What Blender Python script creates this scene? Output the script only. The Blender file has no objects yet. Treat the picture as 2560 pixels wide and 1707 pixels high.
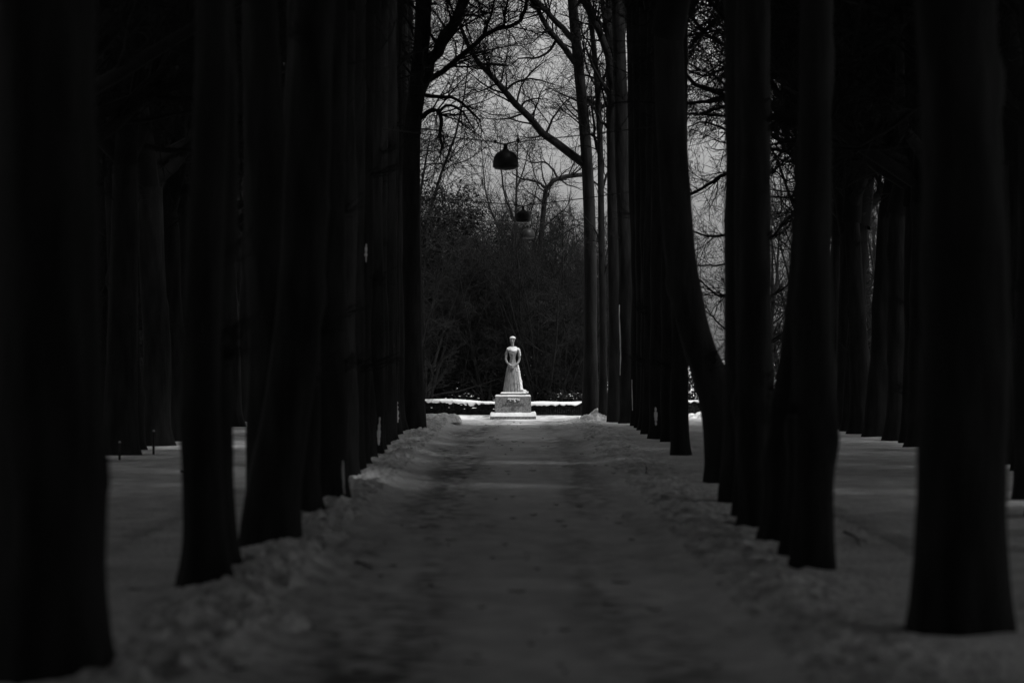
import bpy, bmesh, math
import numpy as np
from mathutils import Vector, Matrix

# ------------------------------------------------------------------ camera, sky, sun, exposure
scene = bpy.context.scene
FPX, EYE, CX, HY = 10000.0, 1.75, 1280.0, 895.0        # focal length in photo pixels, eye height, centre column, horizon row
cam_data = bpy.data.cameras.new('camera')
cam_data.sensor_width = 36.0
cam_data.lens = FPX / 2560.0 * 36.0
cam_data.clip_start = 0.1
cam_data.clip_end = 5000.0
cam_data.dof.use_dof = True
cam_data.dof.focus_distance = 117.0
cam_data.dof.aperture_fstop = 2.2
cam = bpy.data.objects.new('camera', cam_data)
scene.collection.objects.link(cam)
cam.location = (0, 0, EYE)
cam.rotation_euler = (math.radians(90) + math.atan((HY - 853.5) / FPX), 0, 0)
scene.camera = cam

SUN_EL, SUN_AZ = math.radians(60), math.radians(130)     # azimuth clockwise from +Y (the view direction)
world = bpy.data.worlds.new('World')
scene.world = world
world.use_nodes = True
wn, wl = world.node_tree.nodes, world.node_tree.links
wn.clear()
sky = wn.new('ShaderNodeTexSky')
sky.sky_type = 'NISHITA'
sky.sun_disc = False
sky.sun_elevation = SUN_EL
sky.sun_rotation = SUN_AZ
sky.air_density = 1.8
sky.dust_density = 2.2
bw = wn.new('ShaderNodeRGBToBW')
bg = wn.new('ShaderNodeBackground')
bg.inputs['Strength'].default_value = 0.125
wo = wn.new('ShaderNodeOutputWorld')
wl.new(sky.outputs[0], bw.inputs[0])
wl.new(bw.outputs[0], bg.inputs['Color'])
wl.new(bg.outputs[0], wo.inputs['Surface'])

sun_data = bpy.data.lights.new('sun', 'SUN')
sun_data.energy = 3.3
sun_data.angle = math.radians(7)
sun_data.color = (1, 1, 1)
sun = bpy.data.objects.new('sun', sun_data)
scene.collection.objects.link(sun)
to_sun = Vector((math.sin(SUN_AZ) * math.cos(SUN_EL), math.cos(SUN_AZ) * math.cos(SUN_EL), math.sin(SUN_EL)))
sun.rotation_euler = to_sun.to_track_quat('Z', 'Y').to_euler()

scene.view_settings.view_transform = 'Standard'
scene.view_settings.look = 'None'
scene.view_settings.exposure = 0.0
scene.view_settings.gamma = 1.0
scene.view_settings.use_curve_mapping = False
scene.cycles.use_denoising = True
scene.cycles.max_bounces = 5
scene.cycles.diffuse_bounces = 3
scene.cycles.adaptive_threshold = 0.015
scene.cycles.caustics_reflective = False
scene.cycles.caustics_refractive = False

# ------------------------------------------------------------------ helpers
COL = scene.collection
PI = math.pi

def at(px, py, d):
    """point of the place that the photo shows at pixel (px, py), d metres ahead"""
    return np.array([(px - CX) / FPX * d, d, EYE + (HY - py) / FPX * d])

def make_mesh(name, verts, quads=None, tris=None, smooth=True):
    me = bpy.data.meshes.new(name)
    verts = np.asarray(verts, dtype=np.float32)
    polys = []
    nq = 0 if quads is None else len(quads)
    nt = 0 if tris is None else len(tris)
    loops = np.concatenate(([np.asarray(quads, dtype=np.int32).ravel()] if nq else []) +
                           ([np.asarray(tris, dtype=np.int32).ravel()] if nt else []))
    starts = np.concatenate([np.arange(nq) * 4, nq * 4 + np.arange(nt) * 3]).astype(np.int32)
    totals = np.concatenate([np.full(nq, 4), np.full(nt, 3)]).astype(np.int32)
    me.vertices.add(len(verts)); me.vertices.foreach_set('co', verts.ravel())
    me.loops.add(len(loops)); me.loops.foreach_set('vertex_index', loops)
    me.polygons.add(nq + nt); me.polygons.foreach_set('loop_start', starts); me.polygons.foreach_set('loop_total', totals)
    me.update(calc_edges=True)
    me.validate()
    if smooth:
        me.polygons.foreach_set('use_smooth', np.ones(len(me.polygons), dtype=bool))
    return me

def link(name, me, mat=None, parent=None, loc=(0, 0, 0)):
    o = bpy.data.objects.new(name, me)
    COL.objects.link(o)
    if mat is not None and me is not None and len(me.materials) == 0:
        me.materials.append(mat)
    o.location = loc
    if parent is not None:
        o.parent = parent
    return o

def tag(o, label, cat, group=None):
    o['label'] = label; o['category'] = cat
    if group: o['group'] = group
    return o

def thing(name, label, cat, loc=(0, 0, 0), group=None):
    o = bpy.data.objects.new(name, None)
    o.empty_display_size = 0.2
    COL.objects.link(o); o.location = loc
    return tag(o, label, cat, group)

def structure(o):
    o['kind'] = 'structure'
    return o

def ordinal(n):
    w = ['first', 'second', 'third', 'fourth', 'fifth', 'sixth', 'seventh', 'eighth', 'ninth', 'tenth', 'eleventh', 'twelfth',
         'thirteenth', 'fourteenth', 'fifteenth', 'sixteenth', 'seventeenth', 'eighteenth', 'nineteenth', 'twentieth']
    if n <= 20: return w[n - 1]
    t = {2: 'twenty', 3: 'thirty', 4: 'forty'}[n // 10]
    return (t + '-' + w[n % 10 - 1]) if n % 10 else {2: 'twentieth', 3: 'thirtieth', 4: 'fortieth'}[n // 10]

def hash2(ix, iy, seed):
    h = (ix.astype(np.int64) * 374761393 + iy.astype(np.int64) * 668265263 + seed * 974711) & 0xFFFFFFFF
    h = ((h ^ (h >> 13)) * 1274126177) & 0xFFFFFFFF
    h = h ^ (h >> 16)
    return (h & 0xFFFF) / 65535.0

def vnoise(x, y, seed=0):
    ix, iy = np.floor(x), np.floor(y)
    fx, fy = x - ix, y - iy
    fx = fx * fx * (3 - 2 * fx); fy = fy * fy * (3 - 2 * fy)
    a, b = hash2(ix, iy, seed), hash2(ix + 1, iy, seed)
    c, d = hash2(ix, iy + 1, seed), hash2(ix + 1, iy + 1, seed)
    return (a * (1 - fx) + b * fx) * (1 - fy) + (c * (1 - fx) + d * fx) * fy - 0.5

def fbm(x, y, octs=4, seed=0):
    s, amp = 0.0, 1.0
    for k in range(octs):
        s = s + amp * vnoise(x * 2 ** k, y * 2 ** k, seed + 17 * k); amp *= 0.5
    return s

def nrm(v):
    return v / np.maximum(np.linalg.norm(v, axis=-1, keepdims=True), 1e-9)

def tube_arrays(P, R, sides):
    """P (B,N,3) polylines, R (B,N) radii -> verts, quads"""
    B, N, _ = P.shape
    T = np.empty_like(P)
    T[:, 1:-1] = P[:, 2:] - P[:, :-2]; T[:, 0] = P[:, 1] - P[:, 0]; T[:, -1] = P[:, -1] - P[:, -2]
    T = nrm(T)
    ref = np.zeros((B, 1, 3)); main = nrm(P[:, -1] - P[:, 0])
    steep = np.abs(main[:, 2]) > 0.7
    ref[steep, 0, 0] = 1.0; ref[~steep, 0, 2] = 1.0
    U = nrm(np.cross(T, np.broadcast_to(ref, T.shape))); V = np.cross(T, U)
    a = np.arange(sides) * 2 * PI / sides
    V3 = P[:, :, None, :] + R[:, :, None, None] * (np.cos(a)[None, None, :, None] * U[:, :, None, :] + np.sin(a)[None, None, :, None] * V[:, :, None, :])
    verts = V3.reshape(-1, 3)
    idx = np.arange(B * N * sides).reshape(B, N, sides)
    A = idx[:, :-1]; Bq = idx[:, 1:]
    quads = np.stack([A, np.roll(A, -1, axis=2), np.roll(Bq, -1, axis=2), Bq], axis=-1).reshape(-1, 4)
    return verts, quads

class Buf:
    def __init__(self): self.v, self.q, self.n = [], [], 0
    def add(self, P, R, sides):
        v, q = tube_arrays(P, R, sides)
        self.v.append(v); self.q.append(q + self.n); self.n += len(v)
    def mesh(self, name):
        return make_mesh(name, np.concatenate(self.v), np.concatenate(self.q))

def spawn(rng, P, R, n_per, t0, t1, l0, l1, a0, a1, M, ratio, rmin, rmax, rtip, wob=0.18, up=0.06, shrink=0.45, weights=None):
    B, N, _ = P.shape
    idx = np.repeat(np.arange(B), n_per) if weights is None else rng.choice(B, n_per * B, p=weights / weights.sum()); K = len(idx)
    t = rng.uniform(t0, t1, K); s = np.minimum(t * (N - 1), N - 1 - 1e-6); i = s.astype(int); f = (s - i)[:, None]
    p = P[idx, i] * (1 - f) + P[idx, i + 1] * f
    r = R[idx, i] * (1 - f[:, 0]) + R[idx, i + 1] * f[:, 0]
    tan = nrm(P[idx, i + 1] - P[idx, i])
    perp = nrm(np.cross(tan, rng.normal(size=(K, 3))))
    ang = rng.uniform(a0, a1, K)[:, None]
    d = np.cos(ang) * tan + np.sin(ang) * perp
    L = rng.uniform(l0, l1, K) * (1 - shrink * t)
    pts = np.empty((K, M, 3)); pts[:, 0] = p
    for k in range(1, M):
        d = d + wob * rng.normal(size=(K, 3)); d[:, 2] += up; d = nrm(d)
        pts[:, k] = pts[:, k - 1] + d * (L / (M - 1))[:, None]
    r0 = np.clip(r * ratio, rmin, rmax)
    rad = r0[:, None] + (np.minimum(rtip, r0) - r0)[:, None] * np.linspace(0, 1, M)[None, :]
    return pts, rad

def resample(pts, n):
    pts = np.asarray(pts, float)
    seg = np.r_[0, np.cumsum(np.linalg.norm(np.diff(pts, axis=0), axis=1))]
    m = np.linspace(0, seg[-1], n)
    # Catmull-Rom like smoothing through cubic hermite on the coarse points
    tang = np.gradient(pts, seg, axis=0)
    i = np.clip(np.searchsorted(seg, m, side='right') - 1, 0, len(pts) - 2)
    h = (seg[i + 1] - seg[i]); u = ((m - seg[i]) / h)[:, None]; h = h[:, None]
    return ((2 * u**3 - 3 * u**2 + 1) * pts[i] + (u**3 - 2 * u**2 + u) * h * tang[i] + (-2 * u**3 + 3 * u**2) * pts[i + 1] + (u**3 - u**2) * h * tang[i + 1])

# ------------------------------------------------------------------ materials (the photograph is black and white: all greys)
def mat(name, rough=0.9):
    m = bpy.data.materials.new(name); m.use_nodes = True
    n = m.node_tree.nodes; b = n['Principled BSDF']
    b.inputs['Roughness'].default_value = rough
    b.inputs['Specular IOR Level'].default_value = 0.25
    return m, n, m.node_tree.links, b

def noise_col(m, scale, lo, hi, detail=6, stretch=(1, 1, 1), p0=0.35, p1=0.65, bump=0.0, bump_scale=None, dist=0.02):
    n, l, b = m.node_tree.nodes, m.node_tree.links, m.node_tree.nodes['Principled BSDF']
    tc = n.new('ShaderNodeTexCoord'); mp = n.new('ShaderNodeMapping'); mp.inputs['Scale'].default_value = stretch
    l.new(tc.outputs['Object'], mp.inputs['Vector'])
    nz = n.new('ShaderNodeTexNoise'); nz.inputs['Scale'].default_value = scale; nz.inputs['Detail'].default_value = detail
    l.new(mp.outputs[0], nz.inputs['Vector'])
    cr = n.new('ShaderNodeValToRGB')
    cr.color_ramp.elements[0].position = p0; cr.color_ramp.elements[1].position = p1
    cr.color_ramp.elements[0].color = (lo, lo, lo, 1); cr.color_ramp.elements[1].color = (hi, hi, hi, 1)
    l.new(nz.outputs['Fac'], cr.inputs[0]); l.new(cr.outputs[0], b.inputs['Base Color'])
    if bump:
        nb = n.new('ShaderNodeTexNoise'); nb.inputs['Scale'].default_value = bump_scale or scale * 3; nb.inputs['Detail'].default_value = 6
        l.new(mp.outputs[0], nb.inputs['Vector'])
        bp = n.new('ShaderNodeBump'); bp.inputs['Strength'].default_value = bump; bp.inputs['Distance'].default_value = dist
        l.new(nb.outputs['Fac'], bp.inputs['Height']); l.new(bp.outputs[0], b.inputs['Normal'])
    return cr

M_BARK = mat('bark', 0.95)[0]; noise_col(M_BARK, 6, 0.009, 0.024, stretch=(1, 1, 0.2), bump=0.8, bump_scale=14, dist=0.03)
M_TWIG = mat('twig_bark', 0.95)[0]; noise_col(M_TWIG, 3, 0.006, 0.012)
M_SNOW = mat('snow', 0.85)[0]; noise_col(M_SNOW, 2.5, 0.74, 0.86, bump=0.35, bump_scale=30, dist=0.02)
M_GROUND = mat('ground_snow', 0.85)[0]; noise_col(M_GROUND, 2.2, 0.52, 0.86, detail=10, stretch=(1, 0.6, 1), p0=0.3, p1=0.68, bump=0.8, bump_scale=12, dist=0.05)
def bank_material():
    m = mat('churned_snow', 0.9)[0]
    cr = noise_col(m, 7, 0.40, 0.88, detail=9, stretch=(1, 0.5, 1), p0=0.33, p1=0.6, bump=0.9, bump_scale=18, dist=0.06)
    n, l = m.node_tree.nodes, m.node_tree.links
    tc = n.new('ShaderNodeTexCoord'); sx = n.new('ShaderNodeSeparateXYZ'); l.new(tc.outputs['Object'], sx.inputs[0])
    ab = n.new('ShaderNodeMath'); ab.operation = 'ABSOLUTE'; l.new(sx.outputs['X'], ab.inputs[0])
    mr = n.new('ShaderNodeMapRange'); mr.interpolation_type = 'SMOOTHSTEP'; l.new(ab.outputs[0], mr.inputs['Value'])
    mr.inputs['From Min'].default_value = 2.2; mr.inputs['From Max'].default_value = 3.3
    mx = n.new('ShaderNodeMix'); mx.data_type = 'RGBA'; l.new(mr.outputs[0], mx.inputs['Factor']); l.new(cr.outputs[0], mx.inputs['A'])
    nz = n.new('ShaderNodeTexNoise'); nz.inputs['Scale'].default_value = 0.8; l.new(tc.outputs['Object'], nz.inputs['Vector'])
    c2 = n.new('ShaderNodeValToRGB'); c2.color_ramp.elements[0].color = (0.62, 0.62, 0.62, 1); c2.color_ramp.elements[1].color = (0.82, 0.82, 0.82, 1)
    c2.color_ramp.elements[0].position = 0.35; c2.color_ramp.elements[1].position = 0.65
    l.new(nz.outputs['Fac'], c2.inputs[0]); l.new(c2.outputs[0], mx.inputs['B']); l.new(mx.outputs['Result'], n['Principled BSDF'].inputs['Base Color'])
    return m
M_BANK = bank_material()
M_GRANITE = mat('granite', 0.8)[0]; noise_col(M_GRANITE, 28, 0.10, 0.24, detail=8, p0=0.36, p1=0.58, bump=0.3, bump_scale=60, dist=0.01)
M_STATUE = mat('statue_stone', 0.8)[0]; noise_col(M_STATUE, 22, 0.13, 0.32, detail=8, stretch=(1, 1, 0.35), p0=0.34, p1=0.6, bump=0.25, bump_scale=60, dist=0.006)
M_CARVED = mat('carved_letter', 0.9)[0]; noise_col(M_CARVED, 20, 0.10, 0.15)
M_LEAF = mat('dark_leaf', 0.8)[0]; noise_col(M_LEAF, 4, 0.007, 0.014)
M_METAL = mat('dark_metal', 0.5)[0]; noise_col(M_METAL, 5, 0.008, 0.016)
M_GLASS = mat('milky_glass', 0.3)[0]; noise_col(M_GLASS, 3, 0.05, 0.07)
M_DEADWOOD = mat('dead_wood', 0.9)[0]; noise_col(M_DEADWOOD, 12, 0.03, 0.07)

def path_material():
    m, n, l, b = mat('trodden_snow', 0.8)
    tc = n.new('ShaderNodeTexCoord')
    sx = n.new('ShaderNodeSeparateXYZ'); l.new(tc.outputs['Object'], sx.inputs[0])
    def math_(op, a, c=None, v=None):
        k = n.new('ShaderNodeMath'); k.operation = op
        if a is not None: l.new(a, k.inputs[0])
        if c is not None: l.new(c, k.inputs[1])
        if v is not None: k.inputs[1].default_value = v
        return k.outputs[0]
    def noise(scale, stretch, detail=6):
        mp = n.new('ShaderNodeMapping'); mp.inputs['Scale'].default_value = stretch; l.new(tc.outputs['Object'], mp.inputs['Vector'])
        k = n.new('ShaderNodeTexNoise'); k.inputs['Scale'].default_value = scale; k.inputs['Detail'].default_value = detail
        l.new(mp.outputs[0], k.inputs['Vector']); return k.outputs['Fac']
    wob = math_('MULTIPLY', math_('ADD', noise(0.05, (1, 1, 1), 2), v=-0.5), v=1.6)
    xx = math_('ADD', sx.outputs['X'], wob)
    def track(c, w):
        a = math_('ABSOLUTE', math_('ADD', xx, v=-c)); k = n.new('ShaderNodeMapRange'); k.interpolation_type = 'SMOOTHSTEP'
        l.new(a, k.inputs['Value']); k.inputs['From Min'].default_value = w; k.inputs['From Max'].default_value = 0.1
        return k.outputs[0]
    tr = math_('MAXIMUM', track(-0.85, 0.8), math_('MULTIPLY', track(0.95, 0.7), v=0.75))
    patch = math_('MULTIPLY', noise(1.0, (1.1, 0.04, 1), 3), noise(6.5, (0.8, 0.55, 1), 10))
    k = n.new('ShaderNodeMapRange'); l.new(patch, k.inputs['Value']); k.inputs['From Min'].default_value = 0.195; k.inputs['From Max'].default_value = 0.31
    dark = math_('MULTIPLY', k.outputs[0], tr)
    mx = n.new('ShaderNodeMix'); mx.data_type = 'RGBA'
    l.new(dark, mx.inputs['Factor']); 
    cr = n.new('ShaderNodeValToRGB'); cr.color_ramp.elements[0].position = 0.3; cr.color_ramp.elements[1].position = 0.7
    cr.color_ramp.elements[0].color = (0.66, 0.66, 0.66, 1); cr.color_ramp.elements[1].color = (0.9, 0.9, 0.9, 1)
    l.new(noise(3.0, (1, 0.4, 1), 8), cr.inputs[0]); l.new(cr.outputs[0], mx.inputs['A'])
    mx.inputs['B'].default_value = (0.19, 0.19, 0.19, 1)
    l.new(mx.outputs['Result'], b.inputs['Base Color'])
    bp = n.new('ShaderNodeBump'); bp.inputs['Strength'].default_value = 0.6; bp.inputs['Distance'].default_value = 0.04
    l.new(noise(16, (1, 1, 1), 7), bp.inputs['Height']); l.new(bp.outputs[0], b.inputs['Normal'])
    return m
M_PATH = path_material()

# ------------------------------------------------------------------ ground, path and ploughed banks
def height(x, y):
    h = 0.035 * fbm(x * 0.35, y * 0.35, 4, 3) + 0.022 * fbm(x * 2.5, y * 2.5, 4, 5)
    inside = 1 / (1 + np.exp(np.clip((np.abs(x + 0.1) - 1.6) / 0.12, -50, 50)))
    h = h * (1 - 0.6 * inside) - 0.045 * inside + 0.02 * inside * fbm(x * 3, y * 1.5, 5, 21)
    fade = np.clip((116 - y) / 5, 0, 1)
    bl = np.exp(-((x + 2.0) / 0.42) ** 2) * (0.07 + 0.05 * fbm(x * 1.2, y * 0.7, 3, 8))
    br = np.exp(-((x - 2.0) / 0.36) ** 2) * (0.035 + 0.04 * fbm(x * 1.2, y * 0.7, 3, 9))
    lump = np.exp(-((np.abs(x) - 1.95) / 0.55) ** 2)
    rough = 0.085 * fbm(x * 6, y * 5, 4, 31) + 0.05 * np.clip(fbm(x * 13, y * 11, 2, 33), -0.1, 1)
    h = h + (np.clip(bl, 0, 1) + np.clip(br, 0, 1) + lump * rough * np.where(x < 0, 1.5, 0.9)) * fade
    return h

ys = [12.0]
while ys[-1] < 126: ys.append(ys[-1] * 1.0028)
ys = np.array(ys)
def strip(name, x0, x1, nx, m):
    xs = np.linspace(x0, x1, nx)
    X, Y = np.meshgrid(xs, ys)
    Z = height(X, Y)
    V = np.stack([X, Y, Z], -1).reshape(-1, 3)
    idx = np.arange(len(V)).reshape(len(ys), nx)
    q = np.stack([idx[:-1, :-1], idx[:-1, 1:], idx[1:, 1:], idx[1:, :-1]], -1).reshape(-1, 4)
    return structure(link(name, make_mesh(name, V, q), m))
strip('path', -1.7, 1.6, 80, M_PATH)
strip('snow_bank', -3.6, -1.7, 70, M_BANK)
strip('snow_bank', 1.6, 3.6, 72, M_BANK)

def ground():
    xs = np.unique(np.concatenate([np.linspace(-1500, -60, 24), np.linspace(-60, -3.55, 150), np.linspace(-3.45, 3.45, 12), np.linspace(3.55, 60, 150), np.linspace(60, 1500, 24)]))
    yy = np.unique(np.concatenate([np.linspace(-300, 8, 14), np.geomspace(8, 200, 420), np.geomspace(200, 3000, 24)]))
    X, Y = np.meshgrid(xs, yy)
    Z = height(X, Y) - 0.25 * ((np.abs(X) < 3.46) & (Y < 125.5) & (Y > 12.5))
    far = np.clip((np.hypot(X, Y) - 150) / 100, 0, 1); Z = Z * (1 - far)
    V = np.stack([X, Y, Z], -1).reshape(-1, 3)
    idx = np.arange(len(V)).reshape(len(yy), len(xs))
    q = np.stack([idx[:-1, :-1], idx[:-1, 1:], idx[1:, 1:], idx[1:, :-1]], -1).reshape(-1, 4)
    return structure(link('ground', make_mesh('ground', V, q), M_GROUND))
ground()

# ------------------------------------------------------------------ trees
def crown_mesh(seed, twig_gain=1.0):
    rng = np.random.default_rng(seed); b = Buf()
    lead = np.zeros((1, 12, 3)); lead[0, :, 2] = np.linspace(0, 11.5, 12)
    lead[0, 1:, :2] = np.cumsum(rng.normal(scale=0.16, size=(11, 2)), axis=0)
    lr = np.linspace(0.20, 0.03, 12)[None]
    b.add(lead, lr, 8)
    limb, limr = spawn(rng, lead, lr, 20, 0.0, 0.85, 5.6, 7.6, 0.7, 1.25, 9, 0.62, 0.03, 0.12, 0.012, 0.14, 0.07, 0.4)
    b.add(limb, limr, 6)
    br, brr = spawn(rng, limb, limr, 12, 0.08, 1.0, 1.6, 2.9, 0.5, 1.2, 6, 0.5, 0.016, 0.05, 0.009, 0.2, 0.03)
    b.add(br, brr, 4)
    tw, twr = spawn(rng, br, brr, int(11 * twig_gain), 0.1, 1.0, 0.7, 1.5, 0.5, 1.2, 4, 0.6, 0.009, 0.015, 0.007, 0.22, -0.02)
    b.add(tw, twr, 3)
    fi, fir = spawn(rng, tw, twr, 5, 0.1, 1.0, 0.35, 0.8, 0.4, 1.1, 3, 0.8, 0.006, 0.008, 0.005, 0.2, 0.0)
    b.add(fi, fir, 3)
    me = b.mesh('crown'); me.materials.append(M_TWIG)
    return me
CROWNS = [crown_mesh(100 + k) for k in range(3)]
OPEN_CROWNS = [crown_mesh(120 + k, 0.7) for k in range(3)]         # crowns thinned to let more light onto the path farther along

def thicket_mesh(seed, stems=6, h=9.5, low=0.08):
    rng = np.random.default_rng(seed); b = Buf()
    P = np.zeros((stems, 10, 3)); R = np.zeros((stems, 10))
    for s in range(stems):
        d = np.array([rng.normal(scale=0.16), rng.normal(scale=0.16), 1.0]); p = np.array([rng.normal(scale=0.25), rng.normal(scale=0.25), -0.1])
        L = h * rng.uniform(0.7, 1.05)
        for k in range(10):
            P[s, k] = p; p = p + d / np.linalg.norm(d) * L / 9; d[:2] += rng.normal(scale=0.06, size=2)
        R[s] = np.linspace(rng.uniform(0.06, 0.12), 0.012, 10)
    b.add(P, R, 6)
    br, brr = spawn(rng, P, R, 16, low, 0.97, 1.6, 3.4, 0.5, 1.2, 7, 0.5, 0.012, 0.04, 0.006, 0.2, 0.03)
    b.add(br, brr, 4)
    tw, twr = spawn(rng, br, brr, 9, 0.05, 1.0, 0.7, 1.4, 0.4, 1.2, 5, 0.6, 0.006, 0.012, 0.005, 0.22, 0.0)
    b.add(tw, twr, 3)
    fi, fir = spawn(rng, tw, twr, 4, 0.1, 1.0, 0.3, 0.7, 0.4, 1.1, 3, 0.8, 0.004, 0.006, 0.0035, 0.2, 0.0)
    b.add(fi, fir, 3)
    me = b.mesh('branches'); me.materials.append(M_TWIG)
    return me
THICKETS = [thicket_mesh(200 + k) for k in range(3)]

TN_Z, TN_S = 52, 26
def trunk_mesh(rng, r, lean, top=6.6, flare=0.35, r_top=None, curve=None, flare_h=None):
    nz, ns = TN_Z, TN_S
    t = np.linspace(0, 1, nz); z = -0.25 + (top + 0.25) * t ** 1.35
    r_top = r_top if r_top else r * 0.72
    rad = r + (r_top - r) * np.clip(z / top, 0, 1)
    a = np.arange(ns) * 2 * PI / ns
    Z, A = np.meshgrid(z, a, indexing='ij')
    sd = int(rng.integers(0, 9999)); ph = rng.uniform(0, 6.28)
    # periodic noise round the trunk: sample on a circle
    cxn, syn = np.cos(A), np.sin(A)
    lump = fbm(cxn * 1.1 + Z * 0.9, syn * 1.1 + Z * 0.35 + 7, 3, sd)
    ridge = fbm(cxn * 4.5 + Z * 0.25, syn * 4.5 - Z * 0.3, 3, sd + 1)
    rr = rad[:, None] * (1 + 0.16 * lump + 0.06 * ridge)
    for _ in range(int(rng.integers(2, 6))):                      # burls and healed branch scars
        bz, ba, bs = rng.uniform(0.4, top), rng.uniform(0, 6.28), rng.uniform(0.09, 0.2)
        da = np.abs((A - ba + PI) % (2 * PI) - PI)
        rr = rr + rng.uniform(0.02, 0.07) * np.exp(-((Z - bz) / bs) ** 2 - (da * r / bs) ** 2 * 1.2)
    k = int(rng.integers(3, 6)); root = np.zeros_like(A)
    for j in range(k):                                            # uneven root spurs
        ba = ph + j * 2 * PI / k + rng.normal(scale=0.3); da = np.abs((A - ba + PI) % (2 * PI) - PI)
        root += rng.uniform(0.3, 1.3) * np.exp(-(da / 0.42) ** 2)
    rr = rr + flare * r * (0.35 + root) * np.exp(-np.clip(Z, 0, None) / (flare_h or rng.uniform(0.16, 0.3)))
    s = np.clip(Z / top, 0, 1)
    if curve is None:
        wob = 0.09 * (fbm(Z * 0.5, Z * 0, 2, sd + 9) - fbm(np.zeros(1), np.zeros(1), 2, sd + 9)[0])
        cx = lean[0] * s ** 1.2 + wob * (1 - s)
    else:
        kz, kx = zip(*curve); cx = sum(np.interp(Z + o, kz, kx) for o in (-0.5, -0.3, -0.15, 0, 0.15, 0.3, 0.5)) / 7
    cy = lean[1] * s
    V = np.stack([cx + rr * np.cos(A), cy + rr * np.sin(A), Z], -1).reshape(-1, 3)
    idx = np.arange(len(V)).reshape(nz, ns)
    q = np.stack([idx[:-1], np.roll(idx[:-1], -1, 1), np.roll(idx[1:], -1, 1), idx[1:]], -1).reshape(-1, 4)
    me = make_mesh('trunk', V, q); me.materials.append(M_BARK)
    return me, r_top

def ground_z(x, y):
    return float(height(np.array([x]), np.array([y]))[0])

def sprig_mesh(seed):
    rng = np.random.default_rng(seed); b = Buf(); n = 7
    d = nrm(np.stack([np.ones(n), rng.normal(scale=0.35, size=n), rng.uniform(-0.1, 0.9, n)], -1))
    st_ = np.stack([np.zeros(n), rng.normal(scale=0.04, size=n), rng.normal(scale=0.05, size=n)], -1)
    P = st_[:, None, :] + d[:, None, :] * (np.linspace(0, 1, 5)[None, :, None] * rng.uniform(0.2, 0.7, n)[:, None, None]); P[:, :, 2] += rng.normal(scale=0.015, size=(n, 5))
    b.add(P, np.tile(np.linspace(0.008, 0.003, 5), (n, 1)), 4)
    tw, twr = spawn(rng, P, np.tile(np.linspace(0.008, 0.003, 5), (n, 1)), 4, 0.2, 1.0, 0.1, 0.3, 0.4, 1.0, 3, 0.7, 0.0025, 0.004, 0.002)
    b.add(tw, twr, 3)
    me = b.mesh('sprig'); me.materials.append(M_TWIG); return me
SPRIGS = [sprig_mesh(60 + k) for k in range(4)]
TREE_N = [0]
TRUNKS = {}
def avenue_tree(x, y, r, label, group, lean=None, crown=True, top=6.6, flare=0.35, crown_scale=None, curve=None, r_top=None, slim=False, flare_h=None):
    TREE_N[0] += 1
    rng = np.random.default_rng(900 + TREE_N[0])
    lean = lean if lean is not None else (rng.normal(scale=0.12), rng.normal(scale=0.12))
    if curve is not None: lean = (curve[-1][1], 0)
    t = thing('avenue_tree', label, 'tree', (x, y, ground_z(x, y)), group)
    if group == 'avenue trees around the viewpoint':              # these stand outside the picture and share a few trunks
        key = (round(r, 2), top, TREE_N[0] % 3)
        if key not in TRUNKS:
            TRUNKS[key] = (trunk_mesh(rng, r, lean, top, flare), lean)
        (me, rt), lean = TRUNKS[key]
    else:
        me, rt = trunk_mesh(rng, r, lean, top, flare, curve=curve, r_top=r_top, flare_h=flare_h)
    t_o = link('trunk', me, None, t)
    if r < 0.3:
        for j in range(int(rng.integers(1, 4))):
            z = rng.uniform(0.5, top * 0.9); a = rng.uniform(0, 6.28)
            xc = lean[0] * (z / top) ** 1.2 if curve is None else float(np.interp(z, *zip(*curve)))
            p = link('sprig', SPRIGS[int(rng.integers(0, 4))], None, t, (xc + math.cos(a) * r * 0.75, lean[1] * z / top + math.sin(a) * r * 0.75, z))
            p.rotation_euler = (0, 0, a); sc_ = rng.uniform(0.6, 1.3); p.scale = (sc_, sc_, sc_)
    if crown:
        pool = OPEN_CROWNS if y > 58 else CROWNS
        c = link('crown', pool[TREE_N[0] % len(pool)], None, t, (lean[0], lean[1], top - 0.35))
        c.rotation_euler = (0, 0, rng.uniform(0, 6.28))
        s = crown_scale or rt / 0.20
        s = min(max(s, 0.85), 1.25)
        wide = 0.4 if slim else 1.0  # slim crowns sit above the frame, narrowed to let sun and sky in
        c.scale = (s * wide, s * wide, s * (0.75 if slim else 1.0) * rng.uniform(0.92, 1.08))
    return t

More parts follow.
